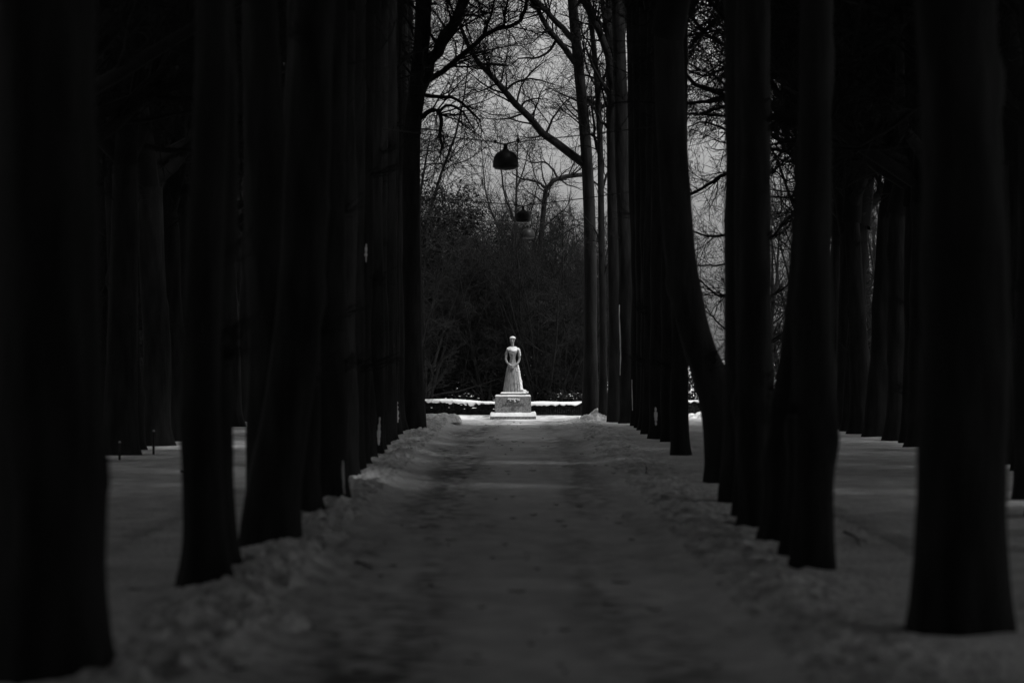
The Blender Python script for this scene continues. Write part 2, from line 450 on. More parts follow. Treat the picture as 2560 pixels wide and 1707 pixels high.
def trunk_snow(tree, z0, z1, ang, half, thick=0.02, seed=0):
    """a plastered patch of snow lifted off the bark of a trunk"""
    me = [c for c in tree.children if c.name.startswith('trunk')][0].data
    rng = np.random.default_rng(seed)
    nz, ns = TN_Z, TN_S
    co = np.empty(len(me.vertices) * 3, dtype=np.float32); me.vertices.foreach_get('co', co); co = co.reshape(nz, ns, 3)
    zs = np.linspace(z0, z1, 14); u = np.linspace(-1, 1, 7)
    V = []
    for i, z in enumerate(zs):
        w = half * (math.sin(PI * (i + 0.5) / 14) ** 0.6) * rng.uniform(0.15, 0.8)
        k = np.clip(np.searchsorted(co[:, 0, 2], z), 1, nz - 1)
        f = (z - co[k - 1, 0, 2]) / (co[k, 0, 2] - co[k - 1, 0, 2])
        ring = co[k - 1] * (1 - f) + co[k] * f
        c = ring.mean(0)
        for uu in u:
            aa = (ang + uu * w) % (2 * PI)
            s = aa / (2 * PI) * ns; j = int(s); g = s - j
            p = ring[j % ns] * (1 - g) + ring[(j + 1) % ns] * g
            out = p - c; out[2] = 0; out = out / np.linalg.norm(out)
            th = thick * (1 - uu * uu) * rng.uniform(0.6, 1.2) - 0.004 * (abs(uu) > 0.99) * 3
            V.append(p + out * th)
    idx = np.arange(len(V)).reshape(14, 7)
    q = np.stack([idx[:-1, :-1], idx[:-1, 1:], idx[1:, 1:], idx[1:, :-1]], -1).reshape(-1, 4)
    return link('snow_patch', make_mesh('snow_patch', np.array(V), q), M_SNOW, tree)

# inner rows: centre x, distance, radius, options.  The row edges follow the foot of every trunk in the photograph
left_row = [(-2.52, 22.0, 0.32, dict(flare=0.25, lean=(-0.1, 0))),
            (-2.33, 30.4, 0.155, dict(flare=0.5, lean=(0.12, 0))), (-2.47, 32.9, 0.2, dict(lean=(0.0, 0.1))),
            (-2.22, 36.5, 0.24, dict(flare=0.25, flare_h=0.6, curve=((0, 0), (0.6, 0.03), (1.2, 0.15), (2.0, 0.27), (3.5, 0.36), (6.6, 0.45)))), (-2.42, 40.2, 0.24, {}),
            (-2.37, 43.75, 0.25, {}), (-2.22, 48.0, 0.25, dict(lean=(0.05, 0)))]
d = 51.6; k = 0
while d < 113.5:
    left_row.append((-2.50 - 0.0075 * (d - 50) + 0.07 * math.sin(d * 3.7), d, 0.24 + 0.03 * math.sin(d * 5.1), {}))
    d += 3.35
right_row = [(2.86, 25.5, 0.305, dict(flare=0.15, lean=(-0.1, 0))),
             (2.50, 33.2, 0.165, dict(flare=0.4, lean=(0.05, 0))), (2.60, 35.9, 0.18, dict(curve=((0, 0), (0.8, 0.06), (2, 0.1), (6.6, 0.15)))), (2.59, 38.5, 0.185, dict(curve=((0, 0), (1.1, 0.03), (2.0, 0.2), (3.5, 0.31), (6.6, 0.4)))),
             (2.54, 41.7, 0.165, dict(lean=(0.0, 0))), (2.66, 44.5, 0.20, dict(lean=(0.0, 0))),
             (2.80, 48.5, 0.29, dict(flare=0.22, flare_h=0.9, lean=(0.06, 0), r_top=0.27)),
             (2.98, 56.0, 0.255, dict(curve=((0, 0), (1.0, -0.07), (1.5, -0.2), (2.0, -0.42), (2.6, -0.55), (3.3, -0.65), (5, -0.76), (6.8, -0.8)), flare=0.2, r_top=0.2)),
             (3.07, 73.0, 0.17, dict(lean=(0.02, 0), flare=0.35)),
             (3.25, 83.0, 0.16, dict(lean=(0.02, 0))), (3.22, 87.0, 0.22, dict(lean=(0.0, 0))), (3.25, 92.6, 0.25, dict(lean=(0.05, 0))), (3.33, 96.0, 0.25, {}), (3.33, 99.5, 0.24, {}),
             (3.32, 103.5, 0.24, dict(lean=(-0.2, 0))), (3.2, 108.0, 0.24, dict(lean=(-0.35, 0))), (3.02, 112.0, 0.24, dict(lean=(-0.25, 0)))]
LT, RT = [], []
for i, (x, y, r, kw) in enumerate(left_row):
    if y < 60: kw = dict(dict(crown_scale=1.15), **kw)
    if y > 55: kw = dict(dict(top=1.9 + 0.0895 * y, r_top=r * 0.7), **kw)
    kw['slim'] = y > 100 or (y > 70 and i % 2 == 0)
    LT.append(avenue_tree(x, y, r, f'dark bare avenue tree, {ordinal(i + 1)} from the camera in the row left of the path', 'inner left row of avenue trees', **kw))
for i, (x, y, r, kw) in enumerate(right_row):
    kw = dict(dict(crown_scale=1.22), **kw)
    if y > 57: kw = dict(dict(top=1.9 + 0.0895 * y, r_top=r * 0.7), **kw)
    kw['slim'] = y > 105
    RT.append(avenue_tree(x, y, r, f'dark bare avenue tree, {ordinal(i + 1)} from the camera in the row right of the path', 'inner right row of avenue trees', **kw))
for i, (x, y) in enumerate(((3.55, 61.0), (3.95, 67.0), (4.65, 79.5))):  # added trees whose crowns keep the sun off the path
    avenue_tree(x, y, 0.2, f'dark bare tree added behind the thick right trunk to shade the path, {ordinal(i + 1)} of three in depth', 'trees added behind the thick right trunk', lean=(0.1, 0), top=1.9 + 0.0895 * y, crown_scale=1.2)
# outer rows
d = 46.0; i = 0
while d < 112:
    i += 1
    avenue_tree(-7.1 - 0.006 * (d - 60) + 0.15 * math.sin(d * 2.3), d, 0.26 + 0.06 * math.sin(d * 4.4), f'dark bare avenue tree, {ordinal(i)} from the camera in the outer left row', 'outer left row of avenue trees', top=5.2)
    d += 4.3
d = 49.3; i = 0
while d < 112:
    i += 1
    avenue_tree(8.15 + 0.12 * math.sin(d * 2.3) - (1.75 if i == 1 else 0), d, 0.25 + 0.03 * math.sin(d * 4.4), f'dark bare avenue tree, {ordinal(i)} from the camera in the outer right row', 'outer right row of avenue trees', top=5.2, slim=d > 105, crown_scale=1.2)
    d += 3.3
avenue_tree(8.3, 44.8, 0.26, 'bare tree added out of view on the right to block sun', 'avenue trees around the viewpoint', top=5.2, crown_scale=1.2)  # added out of view to stop sun reaching the right verge
# rows carried on unseen beside and behind the viewpoint, to shade the foreground
for x in (-7.2, -2.7, 2.9, 8.1):
    for d in ((-8, -3, 2, 7, 12, 17, 23.5, 28, 32, 36, 40.5) if abs(x) > 5 else (-7, -4, -1, 2, 5, 8, 11, 14, 17)):
        avenue_tree(x + 0.2 * math.sin(d * 3), d, 0.26, 'unseen bare avenue tree beside or behind the viewpoint, shading the foreground', 'avenue trees around the viewpoint', crown_scale=1.2)

for x in (-12.2, 12.6):  # extra row, added to block sun and low sky from the sides
    for k in range(21):
        if -8 + k * 5.6 > (98 if x > 0 else 50): break
        avenue_tree(x + 0.3 * math.sin(k * 5), -8 + k * 5.6, 0.26, 'bare tree of an added third row that shades the avenue', 'avenue trees around the viewpoint', top=4.6, crown_scale=1.2)
for x in (-5.2, 5.5):  # unseen trees added to close sun gaps over the foreground
    for k in range(10):
        avenue_tree(x, -5 + k * 4.1, 0.24, 'unseen bare tree added between the rows for shade', 'avenue trees around the viewpoint', top=6.0, crown_scale=1.15)
for x, y in ((5.6, 36.2), (5.8, 40.3), (5.95, 44.2)):  # more unseen trees, added against a band of sun on the path
    avenue_tree(x, y, 0.24, 'unseen bare tree added between the rows for shade', 'avenue trees around the viewpoint', top=6.0, crown_scale=1.2)
avenue_tree(3.25, 21.0, 0.26, 'bare tree added out of view on the right to block sun', 'avenue trees around the viewpoint', crown_scale=1.2)  # added out of view to fill a sun gap in the near canopy
for k in range(7):  # added screen of trees that cuts light from behind
    avenue_tree(-10.5 + 3.5 * k, -14 - 3 * (k % 2), 0.26, 'bare tree added behind the viewpoint to cut the sky light', 'avenue trees around the viewpoint', top=4.0, crown_scale=1.2)
# wood on both sides of the avenue and behind the hedge
WN = [0]
def wood_tree(x, y, s, label, group, sz=1.0):
    WN[0] += 1
    rng = np.random.default_rng(4000 + WN[0])
    t = thing('thicket_tree', label, 'tree', (x, y, 0), group)
    c = link('branches', THICKETS[WN[0] % len(THICKETS)], None, t)
    c.rotation_euler = (0, 0, rng.uniform(0, 6.28)); c.scale = (s, s, s * sz)
    return t
rng = np.random.default_rng(7)
for row, (y0, n) in enumerate(((128, 11), (134, 12), (142, 13), (152, 14))):
    for k in range(n):
        x = -24 + k * (26.5 / (n - 1)) + rng.normal(scale=0.4)
        s = rng.uniform(0.66, 0.84) if x > -4.5 else rng.uniform(1.35, 1.6)
        wood_tree(x, y0 + rng.normal(scale=1.2), s, 'thin many-stemmed tree in the dark wood behind the snow-topped hedge', 'wood behind the hedge')
for k in range(26):
    x = -11.5 - (k % 3) * 3.5 + rng.normal(scale=0.8); y = 62 + (k // 3) * 7.2 + rng.normal(scale=1.0)
    wood_tree(x, y, rng.uniform(1.15, 1.45), 'thin many-stemmed tree in the black wood left of the avenue', 'wood left of the avenue')
for k in range(20):
    x = 13.0 + (k % 3) * 3.5 + rng.normal(scale=0.8); y = 62 + (k // 3) * 6.6 + rng.normal(scale=1.0)
    wood_tree(x, y, rng.uniform(1.0, 1.3), 'thin many-stemmed tree in the black wood right of the avenue', 'wood right of the avenue')
for k in range(14):
    x = 9.5 + k * 1.9 + rng.normal(scale=0.5); y = 146 + 5 * (k % 3) + rng.normal(scale=1.0)
    wood_tree(x, y, rng.uniform(0.9, 1.1), 'thin many-stemmed tree far behind the right end of the hedge', 'far wood on the right')

for k in range(22):  # unseen thicket added to keep horizon light off the foreground
    x = (16.0 + (k % 4 // 2) * 4 + rng.normal(scale=0.8)) * (1 if k % 2 else -1); y = -16 + (k // 4) * 14 + 5 * (k % 4 // 2) + rng.normal(scale=1.0)
    wood_tree(x, y, rng.uniform(1.1, 1.4), 'many-stemmed tree added out of view beside the avenue for shade', 'thicket added beside the viewpoint')

for k, (x, y) in enumerate(((10.9, 121.5), (12.4, 128.0), (13.9, 124.0), (15.4, 131.0))):
    wood_tree(x, y, 1.05, f'twiggy tree beyond the outer right row, {ordinal(k + 1)} from the statue', 'trees beyond the outer right row')
for k in range(16):
    wood_tree(-4.2 + (k % 8) * 0.95 + rng.normal(scale=0.2), 131 + 7.5 * (k // 8) + rng.normal(scale=0.5), rng.uniform(0.6, 0.78), 'thin many-stemmed tree in the dark wood behind the snow-topped hedge', 'wood behind the hedge')
for k in range(9):
    wood_tree(-4.3 + k * 0.85 + rng.normal(scale=0.15), 126.4 + rng.normal(scale=0.25), rng.uniform(0.42, 0.7), f'low twiggy bush right behind the hedge, {ordinal(k + 1)} from the left', 'twiggy bushes behind the hedge')
# trees whose limbs stand out against the sky
def hero_tree(name, label, d, trunk_px, r0, r1, limbs, twig=(12, 9, 4), seed=1, blen=(0.9, 2.6), dspread=0.5):
    """trunk and limbs along measured lines at distance d; branches and twigs grow from the limbs"""
    rng = np.random.default_rng(seed)
    base = at(trunk_px[0][0], trunk_px[0][1], d); base[2] = 0
    t = thing(name, label, 'tree', tuple(base))
    pts = resample([at(px, py, d) - base for px, py in trunk_px], 22); pts[0, 2] = -0.15
    R = np.linspace(r0, r1, 22); R[:3] *= (1.35, 1.18, 1.05)
    b = Buf(); b.add(pts[None], R[None], 12)
    link('trunk', b.mesh('trunk'), M_BARK, t)
    PP, RR = [pts[10:]], [R[10:]]
    tb = Buf()
    for (lp, ra, rb) in limbs:
        q = [at(px, py, d) - base for px, py in lp]
        dy = rng.normal(scale=dspread); n = len(q)
        for j in range(n): q[j][1] += dy * j / n
        p = resample(q, 12); rad = np.linspace(ra, rb, 12)
        p[1:-1] += rng.normal(scale=ra * 0.22, size=(10, 3))
        lb = Buf(); lb.add(p[None], rad[None], 8)
        link('limb', lb.mesh('limb'), M_BARK, t)
        PP.append(p); RR.append(rad)
    P = np.stack([resample(p, 12) for p in PP]); R2 = np.stack([np.interp(np.linspace(0, 1, 12), np.linspace(0, 1, len(r)), r) for r in RR])
    wl_ = np.linalg.norm(np.diff(P, axis=1), axis=2).sum(1)
    br, brr = spawn(rng, P, R2, twig[0], 0.12, 1.0, blen[0], blen[1], 0.5, 1.2, 9, 0.4, 0.009, 0.03, 0.005, 0.15, 0.03, 0.3, weights=wl_)
    tb.add(br, brr, 4)
    tw, twr = spawn(rng, br, brr, twig[1], 0.1, 1.0, 0.5, 1.4, 0.4, 1.0, 6, 0.6, 0.004, 0.009, 0.0035, 0.14, -0.01)
    tb.add(tw, twr, 3)
    fi, fir = spawn(rng, tw, twr, twig[2], 0.1, 1.0, 0.2, 0.6, 0.4, 1.1, 4, 0.8, 0.0035, 0.005, 0.003, 0.2, 0.0)
    tb.add(fi, fir, 3)
    link('crown', tb.mesh('crown'), M_TWIG, t)
    return t

hero_tree('leaning_tree', 'bare tree leaning left over the statue, with long diagonal limbs against the sky', 113.0,
          [(1476, 1043), (1476, 800), (1474, 550), (1466, 380), (1448, 180), (1434, 40), (1424, -120), (1420, -300)], 0.20, 0.12,
          [([(1468, 415), (1425, 385), (1375, 345), (1335, 310), (1270, 240), (1215, 172), (1185, 140), (1172, 110), (1155, 70), (1150, 20)], 0.13, 0.045),
           ([(1440, 160), (1410, 120), (1388, 93), (1355, 45), (1328, 0), (1305, -60)], 0.09, 0.05),
           ([(1434, 100), (1400, 65), (1375, 42), (1335, 0), (1290, -60)], 0.09, 0.05),
           ([(1445, 210), (1470, 250), (1505, 262)], 0.07, 0.05),
           ([(1392, 98), (1365, 135), (1340, 145), (1300, 145), (1275, 165)], 0.045, 0.015),
           ([(1265, 226), (1290, 205), (1320, 195), (1355, 198), (1390, 208)], 0.04, 0.012),
           ([(1302, 275), (1312, 255), (1330, 248), (1370, 250)], 0.035, 0.012),
           ([(1365, 335), (1380, 300), (1400, 268), (1430, 240)], 0.04, 0.012),
           ([(1205, 162), (1240, 160), (1272, 166)], 0.05, 0.02)], twig=(12, 10, 4), seed=11)
hero_tree('forked_tree', 'bare forked tree with thick limb slanting up at the left edge of the sky', 96.0,
          [(1032, 1070), (1030, 800), (1028, 500), (1030, 330), (1045, 200), (1056, 80), (1060, -80), (1064, -300)], 0.26, 0.17,
          [([(1042, 245), (1062, 185), (1080, 150), (1118, 84), (1160, 5), (1200, -80)], 0.16, 0.11),
           ([(1045, 235), (1100, 243), (1131, 244), (1150, 255), (1180, 285), (1203, 307)], 0.055, 0.02),
           ([(1050, 215), (1093, 185), (1148, 147), (1177, 118), (1211, 90), (1262, 65), (1291, 60), (1308, 32), (1318, -20)], 0.075, 0.04),
           ([(1208, 92), (1222, 55), (1234, 10), (1240, -40)], 0.035, 0.02),
           ([(1260, 66), (1263, 35), (1272, -10)], 0.035, 0.02),
           ([(1045, 300), (1070, 280), (1095, 277), (1102, 300), (1104, 345), (1104, 380)], 0.07, 0.03),
           ([(1098, 280), (1115, 265), (1145, 270), (1170, 300), (1190, 335)], 0.04, 0.012),
           ([(1155, 40), (1190, 40), (1230, 75)], 0.03, 0.012)], twig=(12, 10, 4), seed=12)
hero_tree('crooked_tree', 'bare crooked tree behind the hedge whose bough arches to the right', 131.0,
          [(1340, 1030), (1338, 850), (1342, 700), (1352, 600), (1360, 520), (1367, 470), (1385, 450), (1425, 440), (1480, 436)], 0.12, 0.07,
          [([(1367, 470), (1335, 452), (1300, 445), (1280, 430)], 0.05, 0.02),
           ([(1393, 443), (1380, 420), (1362, 406), (1330, 407), (1310, 398)], 0.04, 0.015),
           ([(1350, 620), (1400, 640), (1440, 690)], 0.05, 0.02),
           ([(1345, 700), (1300, 650), (1290, 590)], 0.05, 0.02)], twig=(9, 7, 3), seed=13)
hero_tree('slender_tree', 'slender straight bare tree rising directly behind the statue', 138.0,
          [(1291, 1022), (1290, 850), (1288, 700), (1290, 560), (1292, 440), (1293, 400), (1294, 370), (1295, 335)], 0.10, 0.02,
          [([(1290, 600), (1330, 520), (1345, 450)], 0.04, 0.015), ([(1290, 560), (1260, 480), (1252, 400), (1250, 340)], 0.05, 0.012),
           ([(1292, 470), (1310, 420), (1322, 360)], 0.035, 0.012), ([(1288, 650), (1240, 560), (1215, 480), (1205, 400)], 0.05, 0.012),
           ([(1289, 700), (1340, 640), (1390, 560)], 0.05, 0.015)], twig=(9, 7, 3), seed=14, blen=(0.8, 1.8))
hero_tree('double_stemmed_tree', 'forked bare tree beside the right row, its two stems parting against the sky', 109.5,
          [(1540, 1052), (1538, 800), (1533, 500), (1532, 320), (1535, 230), (1548, 120), (1560, 0), (1570, -200)], 0.2, 0.12,
          [([(1533, 215), (1520, 150), (1500, 90), (1470, 30), (1440, -40)], 0.11, 0.08),
           ([(1530, 250), (1505, 205), (1480, 165), (1465, 120)], 0.06, 0.03),
           ([(1540, 190), (1525, 120), (1510, 40), (1500, -40)], 0.09, 0.06),
           ([(1533, 330), (1505, 305), (1480, 260)], 0.05, 0.02)], twig=(9, 8, 3), seed=15)

hero_tree('thin_tree', 'thin dark bare tree between the leaning tree and the right row', 111.0,
          [(1508, 1053), (1507, 800), (1503, 550), (1500, 350), (1492, 200), (1478, 60), (1462, -60), (1450, -200)], 0.11, 0.06,
          [([(1501, 400), (1488, 340), (1482, 280), (1480, 220)], 0.05, 0.02), ([(1502, 480), (1520, 430), (1526, 360)], 0.04, 0.02), ([(1495, 240), (1515, 180), (1530, 110)], 0.05, 0.03),
           ([(1504, 620), (1485, 570), (1460, 540)], 0.03, 0.012), ([(1505, 700), (1525, 650), (1545, 620)], 0.03, 0.012)], twig=(8, 8, 3), seed=17)
hero_tree('branchy_tree', 'bare tree behind the thick right trunk, its side branches crossing the bright gap', 97.0,
          [(1875, 1070), (1874, 800), (1872, 500), (1870, 200), (1868, -60), (1866, -250)], 0.2, 0.12,
          [([(1870, -20), (1790, 50), (1750, 90), (1722, 125)], 0.07, 0.03), ([(1870, 235), (1800, 250), (1760, 256), (1715, 262)], 0.07, 0.03),
           ([(1870, 260), (1810, 268), (1770, 280), (1735, 290)], 0.06, 0.02), ([(1870, 400), (1805, 440), (1755, 470), (1715, 492)], 0.055, 0.03),
           ([(1872, 640), (1800, 663), (1720, 662)], 0.03, 0.012), ([(1872, 560), (1800, 590), (1750, 585), (1715, 560)], 0.04, 0.015),
           ([(1872, 345), (1800, 320), (1760, 305), (1720, 318)], 0.04, 0.015), ([(1872, 720), (1800, 740), (1745, 700), (1720, 690)], 0.04, 0.012),
           ([(1872, 150), (1810, 170), (1760, 190), (1715, 170)], 0.05, 0.02), ([(1872, 840), (1810, 820), (1780, 790), (1750, 770)], 0.03, 0.012),
           ([(1874, 600), (1930, 590), (1960, 560), (1990, 545)], 0.05, 0.02), ([(1874, 450), (1930, 430), (1975, 390)], 0.05, 0.02),
           ([(1874, 760), (1930, 740), (1985, 700)], 0.05, 0.02), ([(1874, 880), (1930, 850), (1985, 820)], 0.05, 0.02), ([(1870, 300), (1930, 270), (1975, 230)], 0.05, 0.02)],
          twig=(9, 8, 4), seed=16, blen=(0.6, 1.3))

# ------------------------------------------------------------------ evergreen shrubs with bits of snow behind the hedge
def leaf_cloud(rng, n, rx, ry, rz, size, cz):
    u = rng.normal(size=(n, 3)); u = nrm(u); rad = rng.uniform(0.25, 1, n)[:, None] ** 0.45
    c = u * rad * np.array([rx, ry, rz]) ; c[:, 2] += cz
    c *= 1 + 0.25 * fbm(u[:, 0] * 3 + 5, u[:, 2] * 3 + u[:, 1] * 2, 3, 4)[:, None]
    c[:, 2] = np.maximum(c[:, 2], 0.05)
    a = nrm(rng.normal(size=(n, 3)) + np.array([0, 0, -0.3])); b = nrm(np.cross(a, rng.normal(size=(n, 3))))
    L = size * rng.uniform(0.7, 1.3, n)[:, None]
    V = np.stack([c - a * L, c + b * L * 0.32, c + a * L, c - b * L * 0.32], 1).reshape(-1, 3)
    return V, np.arange(4 * n).reshape(-1, 4), c
def blobs(rng, centres, s0, s1):
    ico = bmesh.new(); bmesh.ops.create_icosphere(ico, subdivisions=1, radius=1.0)
    bv = np.array([v.co[:] for v in ico.verts]); bf = np.array([[v.index for v in f.verts] for f in ico.faces]); ico.free()
    V, F = [], []
    for i, c in enumerate(centres):
        s = rng.uniform(s0, s1)
        V.append(bv * np.array([s * rng.uniform(0.8, 1.7), s * rng.uniform(0.8, 1.7), s * 0.5]) * (1 + 0.25 * rng.normal(size=(len(bv), 1))) + c)
        F.append(bf + i * len(bv))
    return np.concatenate(V), np.concatenate(F)
def shrub(x, y, rx, ry, rz, n, size, label, group, seed, snow=40, top=False):
    rng = np.random.default_rng(seed)
    t = thing('evergreen_shrub', label, 'shrub', (x, y, 0), group)
    V, q, c = leaf_cloud(rng, n, rx, ry, rz, size, rz * 0.95)
    link('foliage', make_mesh('foliage', V, q, smooth=False), M_LEAF, t)
    b = Buf(); P = np.zeros((5, 5, 3)); ang = rng.uniform(0, 6.28, 5)
    for k in range(5):
        P[:, k, 2] = k / 4 * rz * 1.4; P[:, k, 0] = np.cos(ang) * rx * 0.5 * k / 4; P[:, k, 1] = np.sin(ang) * ry * 0.5 * k / 4
    b.add(P, np.tile(np.linspace(0.05, 0.015, 5), (5, 1)), 5)
    link('stems', b.mesh('stems'), M_TWIG, t)
    if snow:
        front = c[(c[:, 1] < -0.3 * ry) & (c[:, 2] < min(1.9, rz * 1.6)) & ~((np.abs(c[:, 0] + x) < 0.35) & (c[:, 2] > 0.9))]
        pick = front[rng.choice(len(front), min(snow, len(front)), replace=False)] + np.array([0, -0.03, 0.03])
        V, f = blobs(rng, pick, 0.012, 0.03)
        link('snow_bits', make_mesh('snow_bits', V, None, f), M_SNOW, t)
    return t
shrub(-1.95, 128.5, 1.5, 1.3, 3.9, 16000, 0.075, 'tall dark evergreen shrub rising left of the statue behind the hedge', 'evergreen shrubs behind the hedge', 31, 25, True)
shrub(-0.75, 127.6, 1.1, 1.0, 2.6, 9000, 0.07, 'dark evergreen shrub just left of the statue figure', 'evergreen shrubs behind the hedge', 32, 25)
shrub(-3.4, 128.0, 1.3, 1.2, 3.0, 9000, 0.07, 'dark evergreen shrub at the left end of the visible hedge', 'evergreen shrubs behind the hedge', 33, 20)
shrub(0.9, 128.0, 1.1, 1.0, 2.0, 8000, 0.07, 'dark evergreen shrub just right of the statue figure', 'evergreen shrubs behind the hedge', 34, 30)
shrub(2.2, 128.4, 1.0, 1.0, 1.5, 6000, 0.06, 'low evergreen shrub behind the hedge beside the leaning tree', 'evergreen shrubs behind the hedge', 35, 30)
shrub(-1.6, 125.9, 0.7, 0.5, 0.42, 1400, 0.07, 'small snow-dusted shrub poking over the hedge left of the pedestal', 'evergreen shrubs behind the hedge', 36, 60)
shrub(1.7, 125.6, 0.7, 0.5, 0.40, 1400, 0.07, 'small snow-dusted shrub poking over the hedge right of the pedestal', 'evergreen shrubs behind the hedge', 37, 50)

for k in range(9):
    shrub(4.6 + 2.0 * k, 133.0 + 1.5 * (k % 2), 1.4, 1.0, 0.68 + 0.1 * (k % 3), 2600, 0.08, f'low dark evergreen shrub behind the hedge on the right, {ordinal(k + 1)} from the leaning tree', 'low shrubs on the right', 300 + k, 6)

# ------------------------------------------------------------------ hedge with its thick cap of snow
def hedge():
    rng = np.random.default_rng(51)
    ctrl = np.array([(-9.0, 130.5, 0), (-5.5, 127.5, 0), (-3.3, 125.8, 0), (-1.5, 124.0, 0), (0, 123.0, 0), (1.2, 122.6, 0), (2.3, 122.9, 0), (3.6, 123.9, 0), (6.0, 126.5, 0), (9.5, 130.5, 0)], float)
    c = resample(ctrl, 420)
    tan = nrm(np.gradient(c, axis=0)); side = np.stack([tan[:, 1], -tan[:, 0], np.zeros(len(c))], -1)     # towards the viewer
    side *= np.sign(-side[:, 1:2])
    t = thing('hedge', 'low clipped dark hedge curving behind the statue, capped with snow', 'hedge', (0, 123, 0))
    o = np.array([0, 123, 0])
    top = 0.31 + 0.10 * np.clip(-(c[:, 0] + 0.4) / 2.8, 0, 1.2) + 0.05 * np.clip((c[:, 0] - 0.6) / 1.5, 0, 1)
    hw = 0.30
    n = 26000
    i = rng.integers(0, len(c), n); u = rng.uniform(-1, 1, n); v = rng.uniform(0, 1, n)
    face = rng.uniform(size=n)
    u = np.where(face < 0.7, 1 - rng.uniform(0, 0.25, n), u); v = np.where(face >= 0.7, 1 - rng.uniform(0, 0.12, n), v)
    p = c[i] + side[i] * (u * hw * (1 + 0.2 * fbm(i * 0.08, v * 3, 3, 2)))[:, None]; p[:, 2] = 0.02 + v * top[i]
    a = nrm(rng.normal(size=(n, 3))); b = nrm(np.cross(a, rng.normal(size=(n, 3)))); L = rng.uniform(0.02, 0.04, n)[:, None]
    V = np.stack([p - a * L, p + b * L * 0.5, p + a * L, p - b * L * 0.5], 1).reshape(-1, 3) - o
    link('foliage', make_mesh('foliage', V, np.arange(4 * n).reshape(-1, 4), smooth=False), M_LEAF, t)
    # twiggy core
    prof = [(-0.8, 0.0), (-0.8, 0.93), (0.8, 0.93), (0.8, 0.0)]
    V = np.stack([np.stack([*(c + side * (a_ * hw))[:, :2].T, b_ * top], -1) for a_, b_ in prof], 1)
    idx = np.arange(V.shape[0] * 4).reshape(-1, 4)
    q = np.stack([idx[:-1], np.roll(idx[:-1], -1, 1), np.roll(idx[1:], -1, 1), idx[1:]], -1).reshape(-1, 4)
    link('branch_core', make_mesh('branch_core', V.reshape(-1, 3) - o, q, smooth=False), M_TWIG, t)
    # snow cap: loft of a rounded section whose lower front edge is ragged
    s = np.r_[0, np.cumsum(np.linalg.norm(np.diff(c, axis=0), axis=1))]
    rag = 0.06 * fbm(s * 3.0, s * 0, 3, 61) + 0.09 * np.clip(fbm(s * 9.0, s * 0 + 3, 2, 62), -1, 1)
    th = 0.085 + 0.05 * fbm(s * 1.1, s * 0, 4, 63)
    prof = [(-1.05, 0.0), (-1.1, 0.5), (-0.9, 0.9), (-0.4, 1.0), (0.3, 1.0), (0.8, 0.95), (1.08, 0.7), (1.14, 0.3), (1.08, 0.0), (0.9, 0.02)]
    ring = []
    for k, (a_, b_) in enumerate(prof):
        w = a_ * hw * (1 + 0.05 * fbm(s * 4, s * 0 + k, 2, 70 + k))
        z = top + b_ * th + (rag if k >= 7 else 0)
        ring.append(np.stack([*(c + side * w[:, None])[:, :2].T, z], -1))
    V = np.stack(ring, 1); m = len(prof)
    idx = np.arange(V.shape[0] * m).reshape(-1, m)
    q = np.stack([idx[:-1], np.roll(idx[:-1], -1, 1), np.roll(idx[1:], -1, 1), idx[1:]], -1).reshape(-1, 4)
    link('snow_cap', make_mesh('snow_cap', V.reshape(-1, 3) - o, q), M_SNOW, t)
    k = rng.choice(len(c), 40); pts = c[k] + side[k] * 0.33; pts[:, 2] = top[k] * rng.uniform(0.5, 0.97, 40)
    V, f = blobs(rng, pts - o, 0.012, 0.035)
    link('snow_bits', make_mesh('snow_bits', V, None, f), M_SNOW, t)
hedge()

# ------------------------------------------------------------------ pedestal
SD = 117.2
def frustum(x0, x1, y0, y1, z0, z1, t0=0.0, dx=0.0):
    """box from z0 to z1, its foot t0 wider on every side"""
    v = [(x0 - t0, y0 - t0, z0), (x1 + t0, y0 - t0, z0), (x1 + t0, y1 + t0, z0), (x0 - t0, y1 + t0, z0), (x0, y0, z1), (x1, y0, z1), (x1, y1, z1), (x0, y1, z1)]
    f = [(0, 3, 2, 1), (4, 5, 6, 7), (0, 1, 5, 4), (1, 2, 6, 5), (2, 3, 7, 6), (3, 0, 4, 7)]
    bm = bmesh.new(); bv = [bm.verts.new(p) for p in v]
    for q in f: bm.faces.new([bv[i] for i in q])
    bmesh.ops.bevel(bm, geom=bm.edges[:], offset=0.012, segments=2, affect='EDGES')
    me = bpy.data.meshes.new('m'); bm.to_mesh(me); bm.free()
    return me
